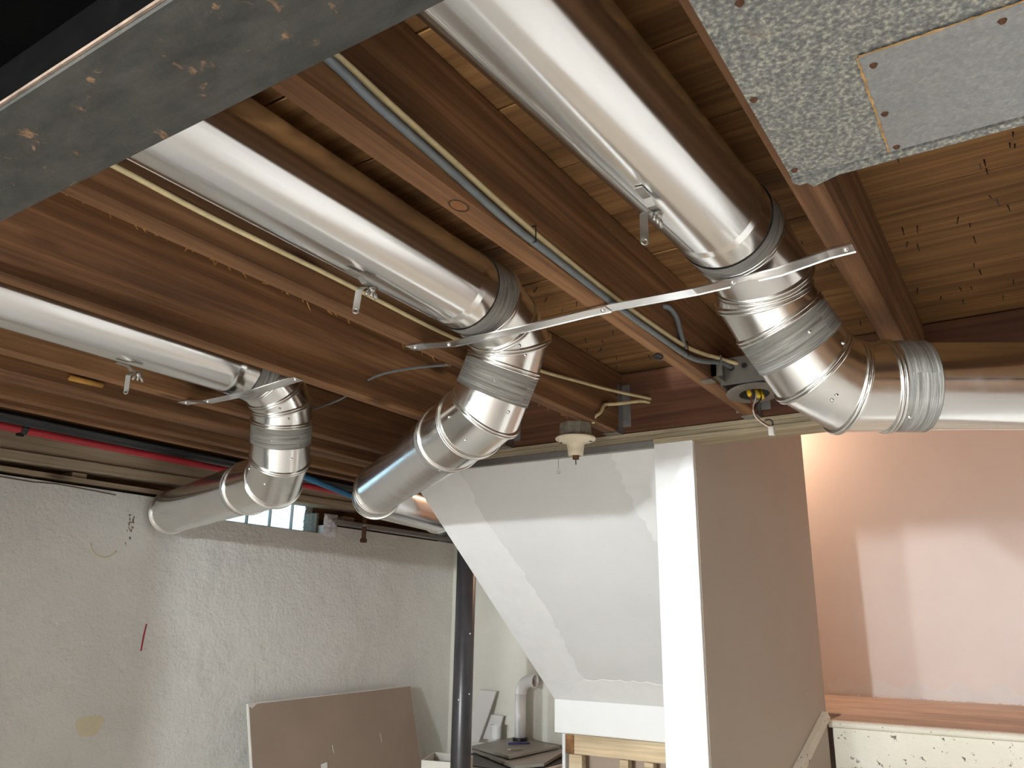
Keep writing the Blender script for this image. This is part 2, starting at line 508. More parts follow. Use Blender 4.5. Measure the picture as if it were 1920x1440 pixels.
# foundation top: sill boards, rim
tag(B().box(-4, 1.985, 2.722, 2.815, 0.440, 0.456).build('sill_plank', M['beige_wood']), 'thin weathered plank lying along the top of the concrete wall', 'plank')
def tilted(y0, y1, z0, z1, mat):
    o = B().box(0.4, 3.0, y0, y1, z0, z1, 0, 0.002)
    o.v = [(x_, y_, z_ + 0.0195 * (x_ - 1.2)) for (x_, y_, z_) in o.v]
    return o.build('sill_board', mat)
tag(tilted(2.700, 2.80, 0.474, 0.507, M['beige_wood']), 'lower beige ledge board running above the concrete wall and window', 'board')
tag(tilted(2.715, 2.75, 0.509, 0.572, M['beige_wood']), 'taller beige board set back above the ledge board, under the red pipe', 'board')
tag(B().box(-4, 1.99, 2.82, 2.86, 0.4285, ZS).box(1.99, 2.62, 2.82, 2.86, 0.520, ZS).box(2.62, 3.58, 2.82, 2.86, 0.4185, ZS).build('rim_board', M['joist']), 'dark rim board at the back of the gap above the concrete wall', 'rim board')
for xx, ww in ((0.9, 0.1), (1.45, 0.05), (2.75, 0.07)):
    tag(B().box(xx, xx + ww, 2.735, 2.82, 0.456, 0.474).build('shim_block', M['beige_wood']), {0.9: 'flat shim block in the wall-top gap near the left edge', 1.45: 'small shim block in the wall-top gap left of the first duct', 2.75: 'small shim block in the dark gap right of the window'}[xx], 'shim', 'shims on the wall top')
tag(B().box(2.66, 3.58, 2.70, 2.735, 0.425, 0.452, 0, 0.004).build('ledge_rail', M['oldgalv']), 'grey rusty rail on the wall top right of the window', 'rail')
gv = []; gf = []; NX, NZ = 14, 18
for i in range(NX + 1):
    for j in range(NZ + 1):
        fx, fz = i / NX, j / NZ
        e = min(fx, 1 - fx, fz * 1.0, 1 - fz) * 4
        gv.append((2.612 + 0.085 * fx + random.uniform(-.002, .002), 2.722 - min(1, e) * (0.010 + random.uniform(0, 0.012)), 0.366 + 0.105 * fz + random.uniform(-.003, .003)))
for i in range(NX):
    for j in range(NZ):
        a_ = i * (NZ + 1) + j
        gf.append((a_, a_ + 1, a_ + NZ + 2, a_ + NZ + 1))
po = add_mesh('plaster_patch', gv, gf, M['plaster'], smooth=True); fix_normals(po)
tag(po, 'lumpy white plaster patch at the right edge of the glass block window', 'plaster')

# marks on the concrete wall
WL = bpy.data.objects['wall_left']
def wall_mark(name, pts, mat, y=2.7188):
    o_ = B().prism([(p[0], y, p[1]) for p in pts], (0, 0.0015, 0)).build(name, mat, WL); fix_normals(o_)
wall_mark('red_mark', [(1.793, -0.020), (1.798, -0.020), (1.794, -0.06), (1.791, -0.112), (1.786, -0.112), (1.788, -0.06)], M['redpipe'])
stn = [(1.64 + 0.045 * math.cos(t_) * (1 + 0.2 * math.sin(3 * t_)), -0.345 + 0.04 * math.sin(t_) * (1 + 0.25 * math.cos(2 * t_))) for t_ in [k_ * 0.42 for k_ in range(15)]]
wall_mark('yellow_stain', stn, M['stain'])
arc = [(1.595 - 0.05 * math.cos(t_), 2.7195, 0.243 - 0.045 * math.sin(t_)) for t_ in [0.1 * k_ for k_ in range(28)]]
B().tube(arc, 0.003, 6).build('cement_scar', M['stain'], WL, smooth=True)
for q in range(26):
    xx = 1.675 + random.uniform(-0.010, 0.012); zz = 0.355 - 0.12 * random.random()
    wall_mark('paint_chip', [(xx, zz), (xx + random.uniform(.002, .006), zz + .002), (xx + .004, zz - random.uniform(.003, .01))], M['chipdark'])
ck = [(0.9 + 0.1 * k_ + jag0(), 2.7185, 0.421 + random.uniform(-0.006, 0.003)) for k_ in range(27)]
B().tube(ck[:8], 0.0022, 5).build('crack', M['chipdark'], WL)
# glass block window
win = struct('window_1', B().box(1.99, 2.62, 2.765, 2.85, 0.378, 0.386).box(2.608, 2.62, 2.765, 2.85, 0.386, 0.474), M['fibre'])
for q in range(5):
    xb = 2.606 - 0.122 * (q + 1)
    o = B().box(xb + 0.003, xb + 0.119, 2.790, 2.800, 0.388, 0.512, 0, 0.002).build('glass_block', M['glass'], win)
    B().box(xb - 0.0025, xb + 0.0025, 2.786, 2.802, 0.386, 0.512).build('mortar_joint', M['gypsum'], win)

# stairwell
struct('wall_stairwell', B().box(4.72, 4.84, -0.4, 2.1, ZF, 2.4), M['pink'])
struct('wall_stair_right', B().box(2.24, 4.72, -0.29, -0.17, ZF, 2.4), M['pink'])
struct('wall_stair_left', B().box(3.6, 4.72, 1.83, 1.95, ZF, 2.4).box(2.24, 3.6, 1.83, 1.95, 0.80, 2.4), M['pink'])
struct('wall_stair_front', B().box(2.2, 2.3, -0.4, 1.95, 0.80, 2.4), M['pink'])
struct('ceiling_stairwell', B().box(2.2, 4.84, -0.4, 2.1, 2.4, 2.5), M['white'])
wp = struct('wall_partition', B().box(2.142, 3.43, 0.793, 0.884, ZF, 0.503).box(2.21, 3.43, 0.793, 0.884, 0.503, 2.4), M['drywall'])
B().box(2.128, 2.1415, 0.781, 0.897, ZF, 0.505, 0, 0.0015).build('end_panel', M['white'], wp)
tp = B().box(2.1425, 3.43, 0.780, 0.7925, ZF, 0.505).box(2.21, 3.43, 0.780, 0.7925, 0.505, 2.4).build('side_panel', M['taupe'], wp)
B().box(2.21, 3.43, 0.8845, 0.897, ZF, 2.4).build('back_panel', M['drywall'], wp)

# header and its bottom trim
tag(B().box(XR, XR + 0.072, -3.2, 1.798, JB + 0.002, ZS - 0.001, 0, 0.003).build('header_joist', M['joist_y']), 'reddish brown header board across the joist ends above the white post', 'header')
tr = struct('trim_1', B().box(XR - 0.004, XR + 0.09, -3.2, 1.80, 0.533, 0.5445, 0, 0.001), M['pale_trim'])
B().box(XR - 0.001, XR + 0.09, -3.2, 1.80, 0.5195, 0.5325, 0, 0.001).build('trim_strip', M['pale_trim'], tr)
B().box(XR - 0.006, XR + 0.09, -3.2, 0.897, 0.5055, 0.519, 0, 0.001).build('trim_strip', M['pale_trim'], tr)
B().box(XR + 0.006, XR + 0.09, 0.898, 1.80, 0.498, 0.519, 0, 0.001).build('trim_strip', M['oldgalv'], tr)

# sloped soffit under the upper flight
SX0, SZ0, SX1, SZ1 = XR + 0.004, 0.493, 3.145, -0.302
sl = Vector((SX1 - SX0, 0, SZ1 - SZ0)); sn = Vector((-sl.z, 0, sl.x)).normalized()   # up normal
def son(t, y, off=0.0):
    return Vector((SX0, y, SZ0)) + sl * t - sn * off
so = struct('stair_soffit', B().prism([son(0, 0.897), son(0, 1.817), son(1, 1.817), son(1, 0.897)], sn * 0.0127), M['drywall'])
def ragged(edge_fn, other_fn, nseg, name, off=0.0012):
    v = []; f = []
    for i in range(nseg + 1):
        t = i / nseg
        a = edge_fn(t); c = other_fn(t)
        v += [son(a[0], a[1], off), son(c[0], c[1], off), son(a[0], a[1], -0.001), son(c[0], c[1], -0.001)]
    for i in range(nseg):
        q = 4 * i
        f += [(q, q + 1, q + 5, q + 4), (q, q + 4, q + 6, q + 2), (q + 1, q + 3, q + 7, q + 5)]
    o = add_mesh(name, v, f, M['compound'], so); fix_normals(o)
    return o
def jag(a): return random.uniform(-a, a)
ragged(lambda t: (t, 1.8165), lambda t: (t, 1.60 + 0.012 * math.sin(t * 9) + jag(0.008)), 60, 'joint_compound')
ragged(lambda t: (t * 0.9, 0.899), lambda t: (t * 0.9, 1.035 + 0.01 * math.sin(t * 12) + jag(0.008)), 60, 'joint_compound')
ragged(lambda t: (0.9995, 0.9 + 0.916 * t), lambda t: (0.89 + 0.01 * math.sin(t * 8) + jag(0.006), 0.9 + 0.916 * t), 50, 'joint_compound', 0.0016)
B().box(SX1, SX1 + 0.0127, 0.897, 1.817, -0.432, SZ1 + 0.004).build('fascia_panel', M['white'], so)

# ------------------------------------------------------------------ joists
def joist(y0, y1, x0, x1, label, name='floor_joist'):
    o = B().box(x0, x1, y0, y1, JB, ZS - 0.0005, 0, 0.003).build(name, M['joist'])
    return tag(o, label, 'joist', 'floor joists')
joist(-0.241, -0.203, -4, XR, 'brown joist just beyond the right edge of the old sheet metal pan')
joist(0.166, 0.205, -4, XR, 'orange brown joist at the right, its lower edge meeting the old sheet metal')
joist(0.583, 0.621, -4, XR, 'orange brown joist between the middle and right ducts, cables stapled to its side')
kj = bpy.data.objects['floor_joist.002']
kn_ = ring_pts = [Vector((0.775 + 0.017 * math.cos(t_), 0.598 + 0.011 * math.sin(t_), JB - 0.0002)) for t_ in [2 * math.pi * k_ / 24 for k_ in range(24)]]
B().tube(kn_, 0.0009, 5, closed=True).build('knot_ring', M['knot'], kj)
B().lathe((0.775, 0.598, JB - 0.0001), [(0.0001, 0.0012), (0.009, 0.0008), (0.0115, 0.0)], 18, (0, 0, -1)).build('knot', M['knotwood'], kj, smooth=True)
joist(0.994, 1.036, -4, XR, 'brown joist left of the middle duct with a splintered edge, ending at the lamp socket')
joist(1.382, 1.423, -4, XR, 'dark brown joist just right of the leftmost duct')
joist(1.800, 1.840, -4, 3.59, 'slim brown joist just left of the leftmost duct')
for q, t in enumerate(('right', 'middle', 'left')):
    joist(1.958 + 0.034 * q, 1.991 + 0.034 * q, -4, 3.59, t + ' board of the wide triple joist at the far left')
joist(2.190, 2.228, -4, 3.59, 'slim joist at the far left beside the triple joist')
joist(2.286, 2.320, -4, 3.59, 'last slim joist at the far left, nearest the black and red pipes')
for q, (xx, lab) in enumerate(((1.22, 'dark blocking piece between the far left joists, nearer one'), (1.75, 'dark blocking piece between the far left joists, farther one'))):
    tag(B().box(xx, xx + 0.038, 2.0605, 2.1895, 0.58, ZS - 0.001).build('joist_blocking', M['joist_y']), lab, 'blocking', 'blocking between joists')
# splintered lower edge of the joist left of the middle duct
sp = B()
for q in range(70):
    xx = random.uniform(0.45, 1.9)
    ln = random.uniform(0.006, 0.018)
    yy = 1.0365; zz = JB + random.uniform(0, 0.003)
    sp.tube([(xx, yy, zz), (xx + jag(0.01), yy - random.uniform(0, 0.008), zz - ln * random.uniform(0.1, 0.9))], [0.0011, 0.0004], 4)
tag(sp.build('wood_splinters', M['yellow_wood']), 'pale wood splinters along the bottom edge of the joist left of the middle duct', 'splinters', kind='stuff')
tag(B().tube([(0.985, 1.950, 0.566), (1.070, 1.950, 0.568)], 0.0075, 12).build('wood_dowel', M['yellow_wood'], smooth=True), 'short yellow wooden dowel stuck beside the triple joist', 'dowel')

# joist hangers
def hanger(y0, y1, lab):
    b_ = B()
    for yy in (y0 - 0.003, y1 + 0.001):
        b_.box(XR - 0.032, XR - 0.001, yy, yy + 0.002, JB + 0.012, JB + 0.15)
    b_.box(XR - 0.045, XR - 0.001, y0 - 0.003, y1 + 0.003, JB - 0.003, JB - 0.001)
    b_.box(XR - 0.003, XR - 0.001, y0 - 0.028, y0 - 0.003, JB + 0.02, JB + 0.15)
    b_.box(XR - 0.003, XR - 0.001, y1 + 0.003, y1 + 0.028, JB + 0.02, JB + 0.15)
    for s in (y0 - 0.003, ):
        b_.prism([(XR - 0.032, s, JB + 0.012), (XR - 0.045, s, JB - 0.002), (XR - 0.002, s, JB - 0.002), (XR - 0.002, s, JB + 0.012)], (0, 0.002, 0))
    o = b_.build('joist_hanger', M['oldgalv']); fix_normals(o)
    tag(o, lab, 'hanger', 'joist hangers')
hanger(0.583, 0.621, 'grey metal joist hanger beside the open junction box')
hanger(0.994, 1.036, 'grey metal joist hanger behind the lamp socket')
hanger(1.382, 1.423, 'grey metal joist hanger half hidden by the middle duct')

# ------------------------------------------------------------------ steel beam
sbm = thing('steel_beam', 'chipped black steel beam crossing the upper left corner under the joists', 'beam', (0.293, -0.24, 0.40))
B().box(0.242, 0.344, -3.2, 2.72, 0.400, 0.4065, 0, 0.0025).build('bottom_flange', M['beam'], sbm)
B().box(0.2405, 0.2425, -3.2, 2.72, 0.4015, 0.4045).build('flange_edge', M['beam_edge'], sbm)
B().box(0.290, 0.297, -3.2, 2.72, 0.4066, 0.5349).build('web', M['webshade'], sbm)
B().box(0.242, 0.344, -3.2, 2.72, 0.535, 0.5430, 0, 0.0015).build('top_flange', M['webshade'], sbm)

# ------------------------------------------------------------------ round ducts
def gore(p0, d0p, p1, d1n, r0, r1, name, mat, parent, seg=48, cut0=None, cut1=None):
    """tube between two cutting planes: p0/p1 axis points, cut0/cut1 plane normals"""
    P0, P1 = Vector(p0), Vector(p1); d = (P1 - P0).normalized()
    up = Vector((0, 0, 1)) if abs(d.z) < 0.85 else Vector((1, 0, 0))
    u = d.cross(up).normalized(); w = d.cross(u)
    L = (P1 - P0).length
    def ringp(P, r, nrm):
        out = []
        for k in range(seg):
            t = 2 * math.pi * k / seg
            q = u * (r * math.cos(t)) + w * (r * math.sin(t))
            out.append(P + q - d * (q.dot(nrm) / d.dot(nrm)))
        return out
    A = ringp(P0, r0, cut0 or d); C = ringp(P1, r1, cut1 or d)
    v = A + C; f = []; uv = []
    for k in range(seg):
        k2 = (k + 1) % seg
        f.append((k, k2, seg + k2, seg + k))
        uA, uB = k / seg, (k + 1) / seg
        va = [(A[k] - P0).dot(d), (A[k2] - P0).dot(d), (C[k2] - P0).dot(d), (C[k] - P0).dot(d)]
        uv += [(uA, va[0] * 10), (uB, va[1] * 10), (uB, va[2] * 10), (uA, va[3] * 10)]
    o = add_mesh(name, v, f, mat, parent, True, uvs=uv)
    return o
def ring_path(P, d, nrm, r, seg=48):
    P = Vector(P); d = Vector(d).normalized(); nrm = Vector(nrm).normalized()
    up = Vector((0, 0, 1)) if abs(d.z) < 0.85 else Vector((1, 0, 0))
    u = d.cross(up).normalized(); w = d.cross(u); out = []
    for k in range(seg):
        t = 2 * math.pi * k / seg
        q = u * (r * math.cos(t)) + w * (r * math.sin(t))
        out.append(P + q - d * (q.dot(nrm) / d.dot(nrm)))
    return out
def bead(P, d, nrm, r, tr, name, mat, parent):
    o = B().tube(ring_path(P, d, nrm, r), tr, 8, closed=True).build(name, mat, parent, smooth=True)
    return o

RM, RE = 0.0762, 0.0785
def damper(root, c, lean):
    """damper quadrant on the pipe's underside at c"""
    c = Vector(c)
    h = B().strip([c + Vector((-0.050, 0.004, -0.001)), c + Vector((-0.022, 0.003, -0.002)), c + Vector((-0.012, 0.002, -0.010)), c + Vector((0.012, 0.0, -0.011))], (0, 1, 0), 0.012, (0, 0, -1), 0.0016)
    ho = h.build('damper_handle', M['dullmetal'], root); fix_normals(ho); root = ho
    lv = [c + Vector((0.010, 0.0, -0.013)), c + Vector((-0.006, 0.010, -0.014)), c + Vector((-0.012, 0.013, -0.020)), c + Vector((-0.014 + lean, 0.015, -0.056))]
    lo = B().strip(lv, (-0.55, 0.83, 0.0), 0.011, (0.83, 0.55, 0), 0.0018).build('damper_lever', M['dullmetal'], root); fix_normals(lo)
    B().tube(ring_path(lv[-1] + Vector((0, 0, -0.002)), (0.83, 0.55, 0), (0.83, 0.55, 0), 0.0042, 14), 0.0016, 6, closed=True).build('lever_eye', M['dullmetal'], root, smooth=True)
    wn = B().tube([c + Vector((0.004, 0, -0.010)), c + Vector((0.004, 0, -0.030))], 0.0026, 10)
    wn.lathe(c + Vector((0.004, 0, -0.014)), [(0.006, 0), (0.0062, -0.004), (0.0045, -0.008)], 12, cap0=True, cap1=True)
    for s in (-1, 1):
        wn.tube([c + Vector((0.004 + s * 0.003, 0, -0.019)), c + Vector((0.004 + s * 0.009, 0, -0.024)), c + Vector((0.004 + s * 0.012, 0, -0.031))], [0.0022, 0.0036, 0.0028], 8, rz=None)
    wo = wn.build('wing_nut', M['dullmetal'], root, smooth=True); fix_normals(wo)

def rivets(root, pts):
    for p, nrm in pts:
        o = B().lathe(p, [(0.0001, 0.003), (0.0025, 0.0022), (0.0035, 0)], 10, nrm).build('screw', M['strap'], root, smooth=True)
        fix_normals(o)

def duct_run(P, label, kinds, damp, lean, seals, tail=None):
    P = [Vector(p) for p in P]
    root = thing('round_duct', label, 'duct', P[1], 'round metal ducts')
    n = len(P); D = [(P[i + 1] - P[i]).normalized() for i in range(n - 1)]
    cuts = [D[0]] + [(D[i] + D[i - 1]).normalized() for i in range(1, n - 1)] + [D[-1]]
    for i in range(n - 1):
        kind = kinds[i]
        main = kind == 'duct'
        name = 'duct_pipe' if main else 'elbow_gore'
        if i == 0:
            # long run ends in a slightly flared joint before the elbow
            a = P[1] - D[0] * 0.12; b_ = P[1] - D[0] * 0.105
            gore(P[0], None, a, None, RM, RM, 'duct_pipe', M['duct'], root)
            gore(a, None, b_, None, RM, RE - 0.0005, 'duct_joint', M['elbow'], root)
            gore(b_, None, P[1], None, RE - 0.0005, RE, 'elbow_gore', M['elbow'], root, cut1=cuts[1])
        elif main:
            gore(P[i], None, P[i + 1], None, RM, RM, 'duct_pipe', M['duct'], root, cut0=cuts[i], cut1=cuts[i + 1])
        else:
            gore(P[i], None, P[i + 1], None, RE, RE, 'elbow_gore', M['elbow'], root, cut0=cuts[i], cut1=cuts[i + 1])
    for i in range(1, n - 1):
        if kinds[i] == 'duct' and kinds[i - 1] == 'duct': continue
        for off, tr_ in ((-0.0035, 0.0032), (0.0035, 0.0027)):
            bead(P[i] + cuts[i] * off, D[i - 1] if off < 0 else D[i], cuts[i], RE + 0.0012, tr_, 'elbow_bead', M['elbow'], root)
    for (i, t0, t1, rr) in seals:
        L = (P[i + 1] - P[i]).length
        if t0 < 0:   # relative to end of segment 0
            a = P[i + 1] + D[i] * t0; b_ = P[i + 1] + D[i] * t1
        else:
            a = P[i] + D[i] * t0; b_ = P[i] + D[i] * t1
        c0 = cuts[i] if t0 == 0 else None; c1 = None
        sb_ = gore(a, None, b_, None, rr, rr, 'sealant_band', M['sealant'], root, cut0=c0, cut1=c1)
        edge = B().tube(ring_path(b_, D[i], D[i], rr - 0.001), 0.0016, 6, closed=True).build('sealant_edge', M['sealant'], sb_, smooth=True)
    if damp: damper(root, damp, lean)
    return root, P, D, cuts

# leftmost duct
root1, P1, D1, C1 = duct_run(
    [(-1.2, 1.69, 0.632), (1.319, 1.643, 0.619), (1.372, 1.650, 0.587), (1.404, 1.657, 0.556), (1.420, 1.670, 0.517), (1.456, 1.705, 0.424), (1.502, 1.778, 0.376), (1.559, 1.947, 0.376), (1.803, 2.672, 0.376)],
    'leftmost shiny round duct, elbowed down in front of the glass block window',
    ['duct', 'e', 'e', 'e', 'e', 'e', 'e', 'duct'], (0.979, 1.6495, 0.5415), 0.004,
    [(0, -0.062, -0.004, RE + 0.0016), (4, 0.004, 0.058, RE + 0.0018), (7, 0.0, 0.03, RE + 0.0005)])
for s in (0.0, 0.016):
    bead(P1[-1] - D1[-1] * s, D1[-1], D1[-1], RM + 0.002, 0.0035, 'duct_bead', M['elbow'], root1)
# middle duct
root2, P2, D2, C2 = duct_run(
    [(-1.2, 0.846, 0.632), (1.225, 0.867, 0.619), (1.289, 0.871, 0.599), (1.331, 0.876, 0.573), (1.338, 0.897, 0.525), (1.345, 0.946, 0.432), (1.358, 0.993, 0.414), (1.445, 1.113, 0.414), (1.943, 1.784, 0.414), (2.045, 1.885, 0.414), (2.50, 1.972, 0.414)],
    'middle shiny round duct, elbowed down and turning away behind the white soffit',
    ['duct', 'e', 'e', 'e', 'e', 'e', 'e', 'duct', 'e', 'duct'], (0.892, 0.866, 0.543), 0.0,
    [(0, -0.07, -0.004, RE + 0.0016), (4, 0.004, 0.066, RE + 0.0018), (7, 0.0, 0.035, RE + 0.0005)])
bead(P2[10] - D2[9] * 0.002, D2[9], D2[9], RM + 0.002, 0.0045, 'duct_bead', M['elbow'], root2)
bead(P2[8] - D2[7] * 0.018, D2[7], D2[7], RM + 0.003, 0.004, 'duct_bead', M['elbow'], root2)
# right duct
root3, P3, D3, C3 = duct_run(
    [(-1.2, 0.470, 0.632), (1.205, 0.346, 0.619), (1.285, 0.331, 0.573), (1.306, 0.339, 0.552), (1.334, 0.323, 0.512), (1.389, 0.285, 0.434), (1.435, 0.243, 0.403), (1.470, 0.186, 0.405), (1.92, -0.569, 0.410)],
    'right shiny round duct, elbowed down and running off the right edge',
    ['duct', 'e', 'e', 'e', 'e', 'e', 'e', 'duct'], (0.905, 0.3655, 0.5445), 0.006,
    [(0, -0.06, -0.004, RE + 0.0016), (4, 0.004, 0.062, RE + 0.0018), (7, 0.0, 0.062, RE + 0.0012)])

# lock seams along the long runs
for root, P, D, ang in ((root2, P2, D2, 0.55), (root3, P3, D3, 0.35)):
    off = Vector((0, math.sin(ang), -math.cos(ang))) * (RM + 0.0002)
    B().tube([P[0] + off, P[1] - D[0] * 0.125 + off], 0.0011, 6).build('lock_seam', M['elbow'], root, smooth=True)
# screws on elbows
def screw_on(root, P, D, i, t, dirv, r=RE):
    d = D[i]; q = Vector(dirv); q = (q - d * q.dot(d)).normalized()
    rivets(root, [(P[i] + d * t + q * (r + 0.0005), q)])
for (rt, P, D) in ((root1, P1, D1), (root2, P2, D2), (root3, P3, D3)):
    for (i, t, dv) in ((4, 0.035, (-0.8, -0.5, -0.2)), (4, 0.085, (-0.3, -0.9, -0.2)), (2, 0.02, (-0.6, -0.7, -0.5)), (5, 0.03, (-0.7, -0.3, -0.7)), (5, 0.03, (-0.9, 0.3, -0.2)), (7, 0.015, (-0.5, -0.3, -0.9)), (3, 0.02, (-0.3, -0.6, -0.3))):
        screw_on(rt, P, D, i, t, dv, RE + 0.0018 if (i == 4 and t < 0.06) else RE)
# ------------------------------------------------------------------ metal straps
def strap(pts, lab, screws):
    P = [Vector(p) for p in pts]
    root = thing('metal_strap', lab, 'strap', P[0], 'straps under the ducts')
    o = B().strip(P, (1, 0, 0), 0.031, (0, 0, -1), 0.0013).build('strap_bar', M['strap'], root); fix_normals(o)
    # turned edges
    for s in (-1, 1):
        e = B().strip([p + Vector((s * 0.0152, 0, 0)) for p in P], (1, 0, 0), 0.0012, (0, 0, -1), 0.0024).build('strap_edge', M['strap'], root); fix_normals(e)
    for (sx, sy, sz) in screws:
        so_ = B().lathe((sx, sy, sz), [(0.0001, 0.0035), (0.003, 0.003), (0.0042, 0.0012), (0.0046, 0.0)], 10, (0, 0, -1)).build('screw', M['strap'], root, smooth=True); fix_normals(so_)
    return root
strap([(1.181, 0.168, 0.5440), (1.183, 0.205, 0.5435), (1.188, 0.28, 0.5345), (1.194, 0.42, 0.5345), (1.203, 0.575, 0.5425), (1.206, 0.625, 0.5425)],
      'bright metal strap under the right duct, screwed to the right joist', [(1.1815, 0.180, 0.5425), (1.190, 0.355, 0.533)])
strap([(1.203, 0.585, 0.5405), (1.203, 0.622, 0.5405), (1.199, 0.76, 0.5345), (1.196, 0.93, 0.5345), (1.194, 0.995, 0.5425), (1.193, 1.035, 0.5440)],
      'bright metal strap under the middle duct, overlapping the other strap at the middle joist', [(1.193, 1.02, 0.5415), (1.196, 0.935, 0.533), (1.203, 0.595, 0.539)])
strap([(1.228, 1.402, 0.5440), (1.228, 1.425, 0.5430), (1.230, 1.55, 0.5345), (1.230, 1.74, 0.5345), (1.229, 1.80, 0.5430), (1.229, 1.843, 0.5440)],
      'short metal strap under the leftmost duct', [(1.228, 1.413, 0.542), (1.229, 1.825, 0.542), (1.23, 1.735, 0.533)])

# ------------------------------------------------------------------ old sheet metal pan
pan = thing('joist_pan', 'old spangled galvanized sheet nailed under the joists at upper right', 'sheet metal', (0.4, 0.0, 0.54))
B().box(-0.6, 0.936, -0.235, 0.195, 0.5415, 0.5435).build('pan_sheet', M['spangle'], pan)
hm = B().prism([(0.9365, 0.197, 0.5435), (0.9365, -0.235, 0.5435), (0.9365, -0.235, 0.5385), (0.9365, 0.19, 0.5385)], (0.012, 0, -0.001)).build('pan_hem', M['spangle'], pan); fix_normals(hm)
tb = B().prism([(0.945, 0.182, 0.5385), (0.966, 0.176, 0.540), (0.947, 0.135, 0.5385)], (0, 0, 0.0015)).build('pan_tab', M['spangle'], pan); fix_normals(tb)
B().box(0.738, 0.932, -0.235, 0.081, 0.5398, 0.5412).build('patch_plate', M['patch'], pan)
rl = B()
def rust_line(a, b_, nseg):
    v = []; f = []
    a = Vector(a); b_ = Vector(b_); d = (b_ - a).normalized(); w = d.cross(Vector((0, 0, 1)))
    for i in range(nseg + 1):
        p = a.lerp(b_, i / nseg)
        v += [p - w * random.uniform(0.0003, 0.0022), p + w * random.uniform(0.0003, 0.0026)]
    for i in range(nseg): f.append((2 * i, 2 * i + 2, 2 * i + 3, 2 * i + 1))
    rl.add([tuple(q) for q in v], f)
rust_line((0.737, 0.082, 0.5394), (0.737, -0.235, 0.5394), 60)
rust_line((0.736, 0.082, 0.5394), (0.932, 0.082, 0.5394), 50)
rl.build('rust_line', M['rust'], pan)
for (px, py) in ((0.758, 0.070), (0.849, 0.074), (0.924, 0.073), (0.755, -0.041), (0.607, 0.157), (0.752, 0.188), (0.915, 0.187), (0.43, 0.187)):
    o = B().lathe((px, py, 0.5400 if py < 0.08 else 0.5412), [(0.0001, 0.003), (0.0028, 0.0025), (0.0036, 0.0005), (0.0045, 0)], 10, (0, 0, -1)).build('screw', M['rustdark'], pan, smooth=True); fix_normals(o)

# ------------------------------------------------------------------ cables
def cable(name, pts, r, mat, lab, flat=None, cat='cable'):
    # smooth the polyline with catmull-rom
    P = [Vector(p) for p in pts]; out = []
    for i in range(len(P) - 1):
        p0 = P[max(0, i - 1)]; p1 = P[i]; p2 = P[i + 1]; p3 = P[min(len(P) - 1, i + 2)]
        for k in range(6):
            t = k / 6
            out.append(0.5 * ((2 * p1) + (p2 - p0) * t + (2 * p0 - 5 * p1 + 4 * p2 - p3) * t * t + (3 * p1 - p0 - 3 * p2 + p3) * t ** 3))
    out.append(P[-1])
    o = B().tube(out, r, 10).build(name, mat, smooth=True); fix_normals(o)
    if lab: tag(o, lab, cat)
    return o
YJ = 0.583
cable('grey_cable', [(-1, YJ - .006, 0.60), (0.30, YJ - .006, 0.593), (0.50, YJ - .006, 0.590), (0.58, YJ - .006, 0.580), (0.70, YJ - .006, 0.570), (0.87, YJ - .006, 0.556), (1.0, YJ - .006, 0.554), (1.2, YJ - .006, 0.551), (1.35, YJ - .006, 0.552), (1.56, YJ - .007, 0.556), (1.66, YJ - .01, 0.570), (1.745, YJ - .02, 0.590), (1.80, YJ - .03, 0.592)], 0.0058, M['cable_grey'], 'grey cable stapled along the middle joist into the junction box')
cable('cream_cable', [(-1, YJ - .006, 0.61), (0.30, YJ - .006, 0.604), (0.50, YJ - .006, 0.602), (0.60, YJ - .006, 0.594), (0.73, YJ - .006, 0.584), (0.93, YJ - .006, 0.570), (1.2, YJ - .006, 0.564), (1.45, YJ - .006, 0.570), (1.6, YJ - .007, 0.580), (1.74, YJ - .02, 0.598), (1.80, YJ - .045, 0.598)], 0.0048, M['cable_cream'], 'cream cable running beside the grey cable to the junction box')
cable('grey_cable', [(1.46, YJ + .01, 0.635), (1.47, YJ - .008, 0.633), (1.50, YJ - .012, 0.620), (1.53, YJ - .008, 0.595), (1.555, YJ - .006, 0.572)], 0.0055, M['cable_grey'], 'short grey cable loop coming out of a hole in the middle joist')
YL = 0.994
cable('cream_cable', [(-1, YL - .006, 0.60), (0.3, YL - .006, 0.594), (0.51, YL - .006, 0.592), (0.67, YL - .006, 0.587), (0.94, YL - .006, 0.587), (1.24, YL - .006, 0.583), (1.45, YL - .006, 0.596), (1.63, YL - .006, 0.608), (1.83, YL - .012, 0.630), (1.98, YL - .035, 0.640), (2.11, YL - .085, 0.642), (2.13, YL - .09, 0.642)], 0.0045, M['cable_cream'], 'cream cable along the joist left of the middle duct, bending to the header')
cable('cream_cable', [(2.128, 0.905, 0.632), (2.09, 0.92, 0.628), (2.03, 0.965, 0.612), (2.00, 0.984, 0.606), (1.985, 0.985, 0.598), (1.965, 0.985, 0.575), (1.95, 0.995, 0.560), (1.955, 1.005, 0.543)], 0.0048, M['cable_cream'], 'short cream cable from the header down to the lamp socket box')
cable('thin_cable', [(1.36, 1.030, 0.556), (1.40, 1.10, 0.575), (1.42, 1.22, 0.592), (1.43, 1.32, 0.597), (1.44, 1.382, 0.592), (1.445, 1.40, 0.592)], 0.0030, M['cable_grey'], 'thin grey cable sagging between two joists left of the middle duct')
cable('thin_cable', [(1.445, 1.42, 0.592), (1.50, 1.52, 0.582), (1.55, 1.66, 0.585), (1.6, 1.78, 0.60), (1.6, 1.80, 0.60)], 0.0025, M['cable_grey'], 'thin grey cable sagging behind the elbow of the leftmost duct')
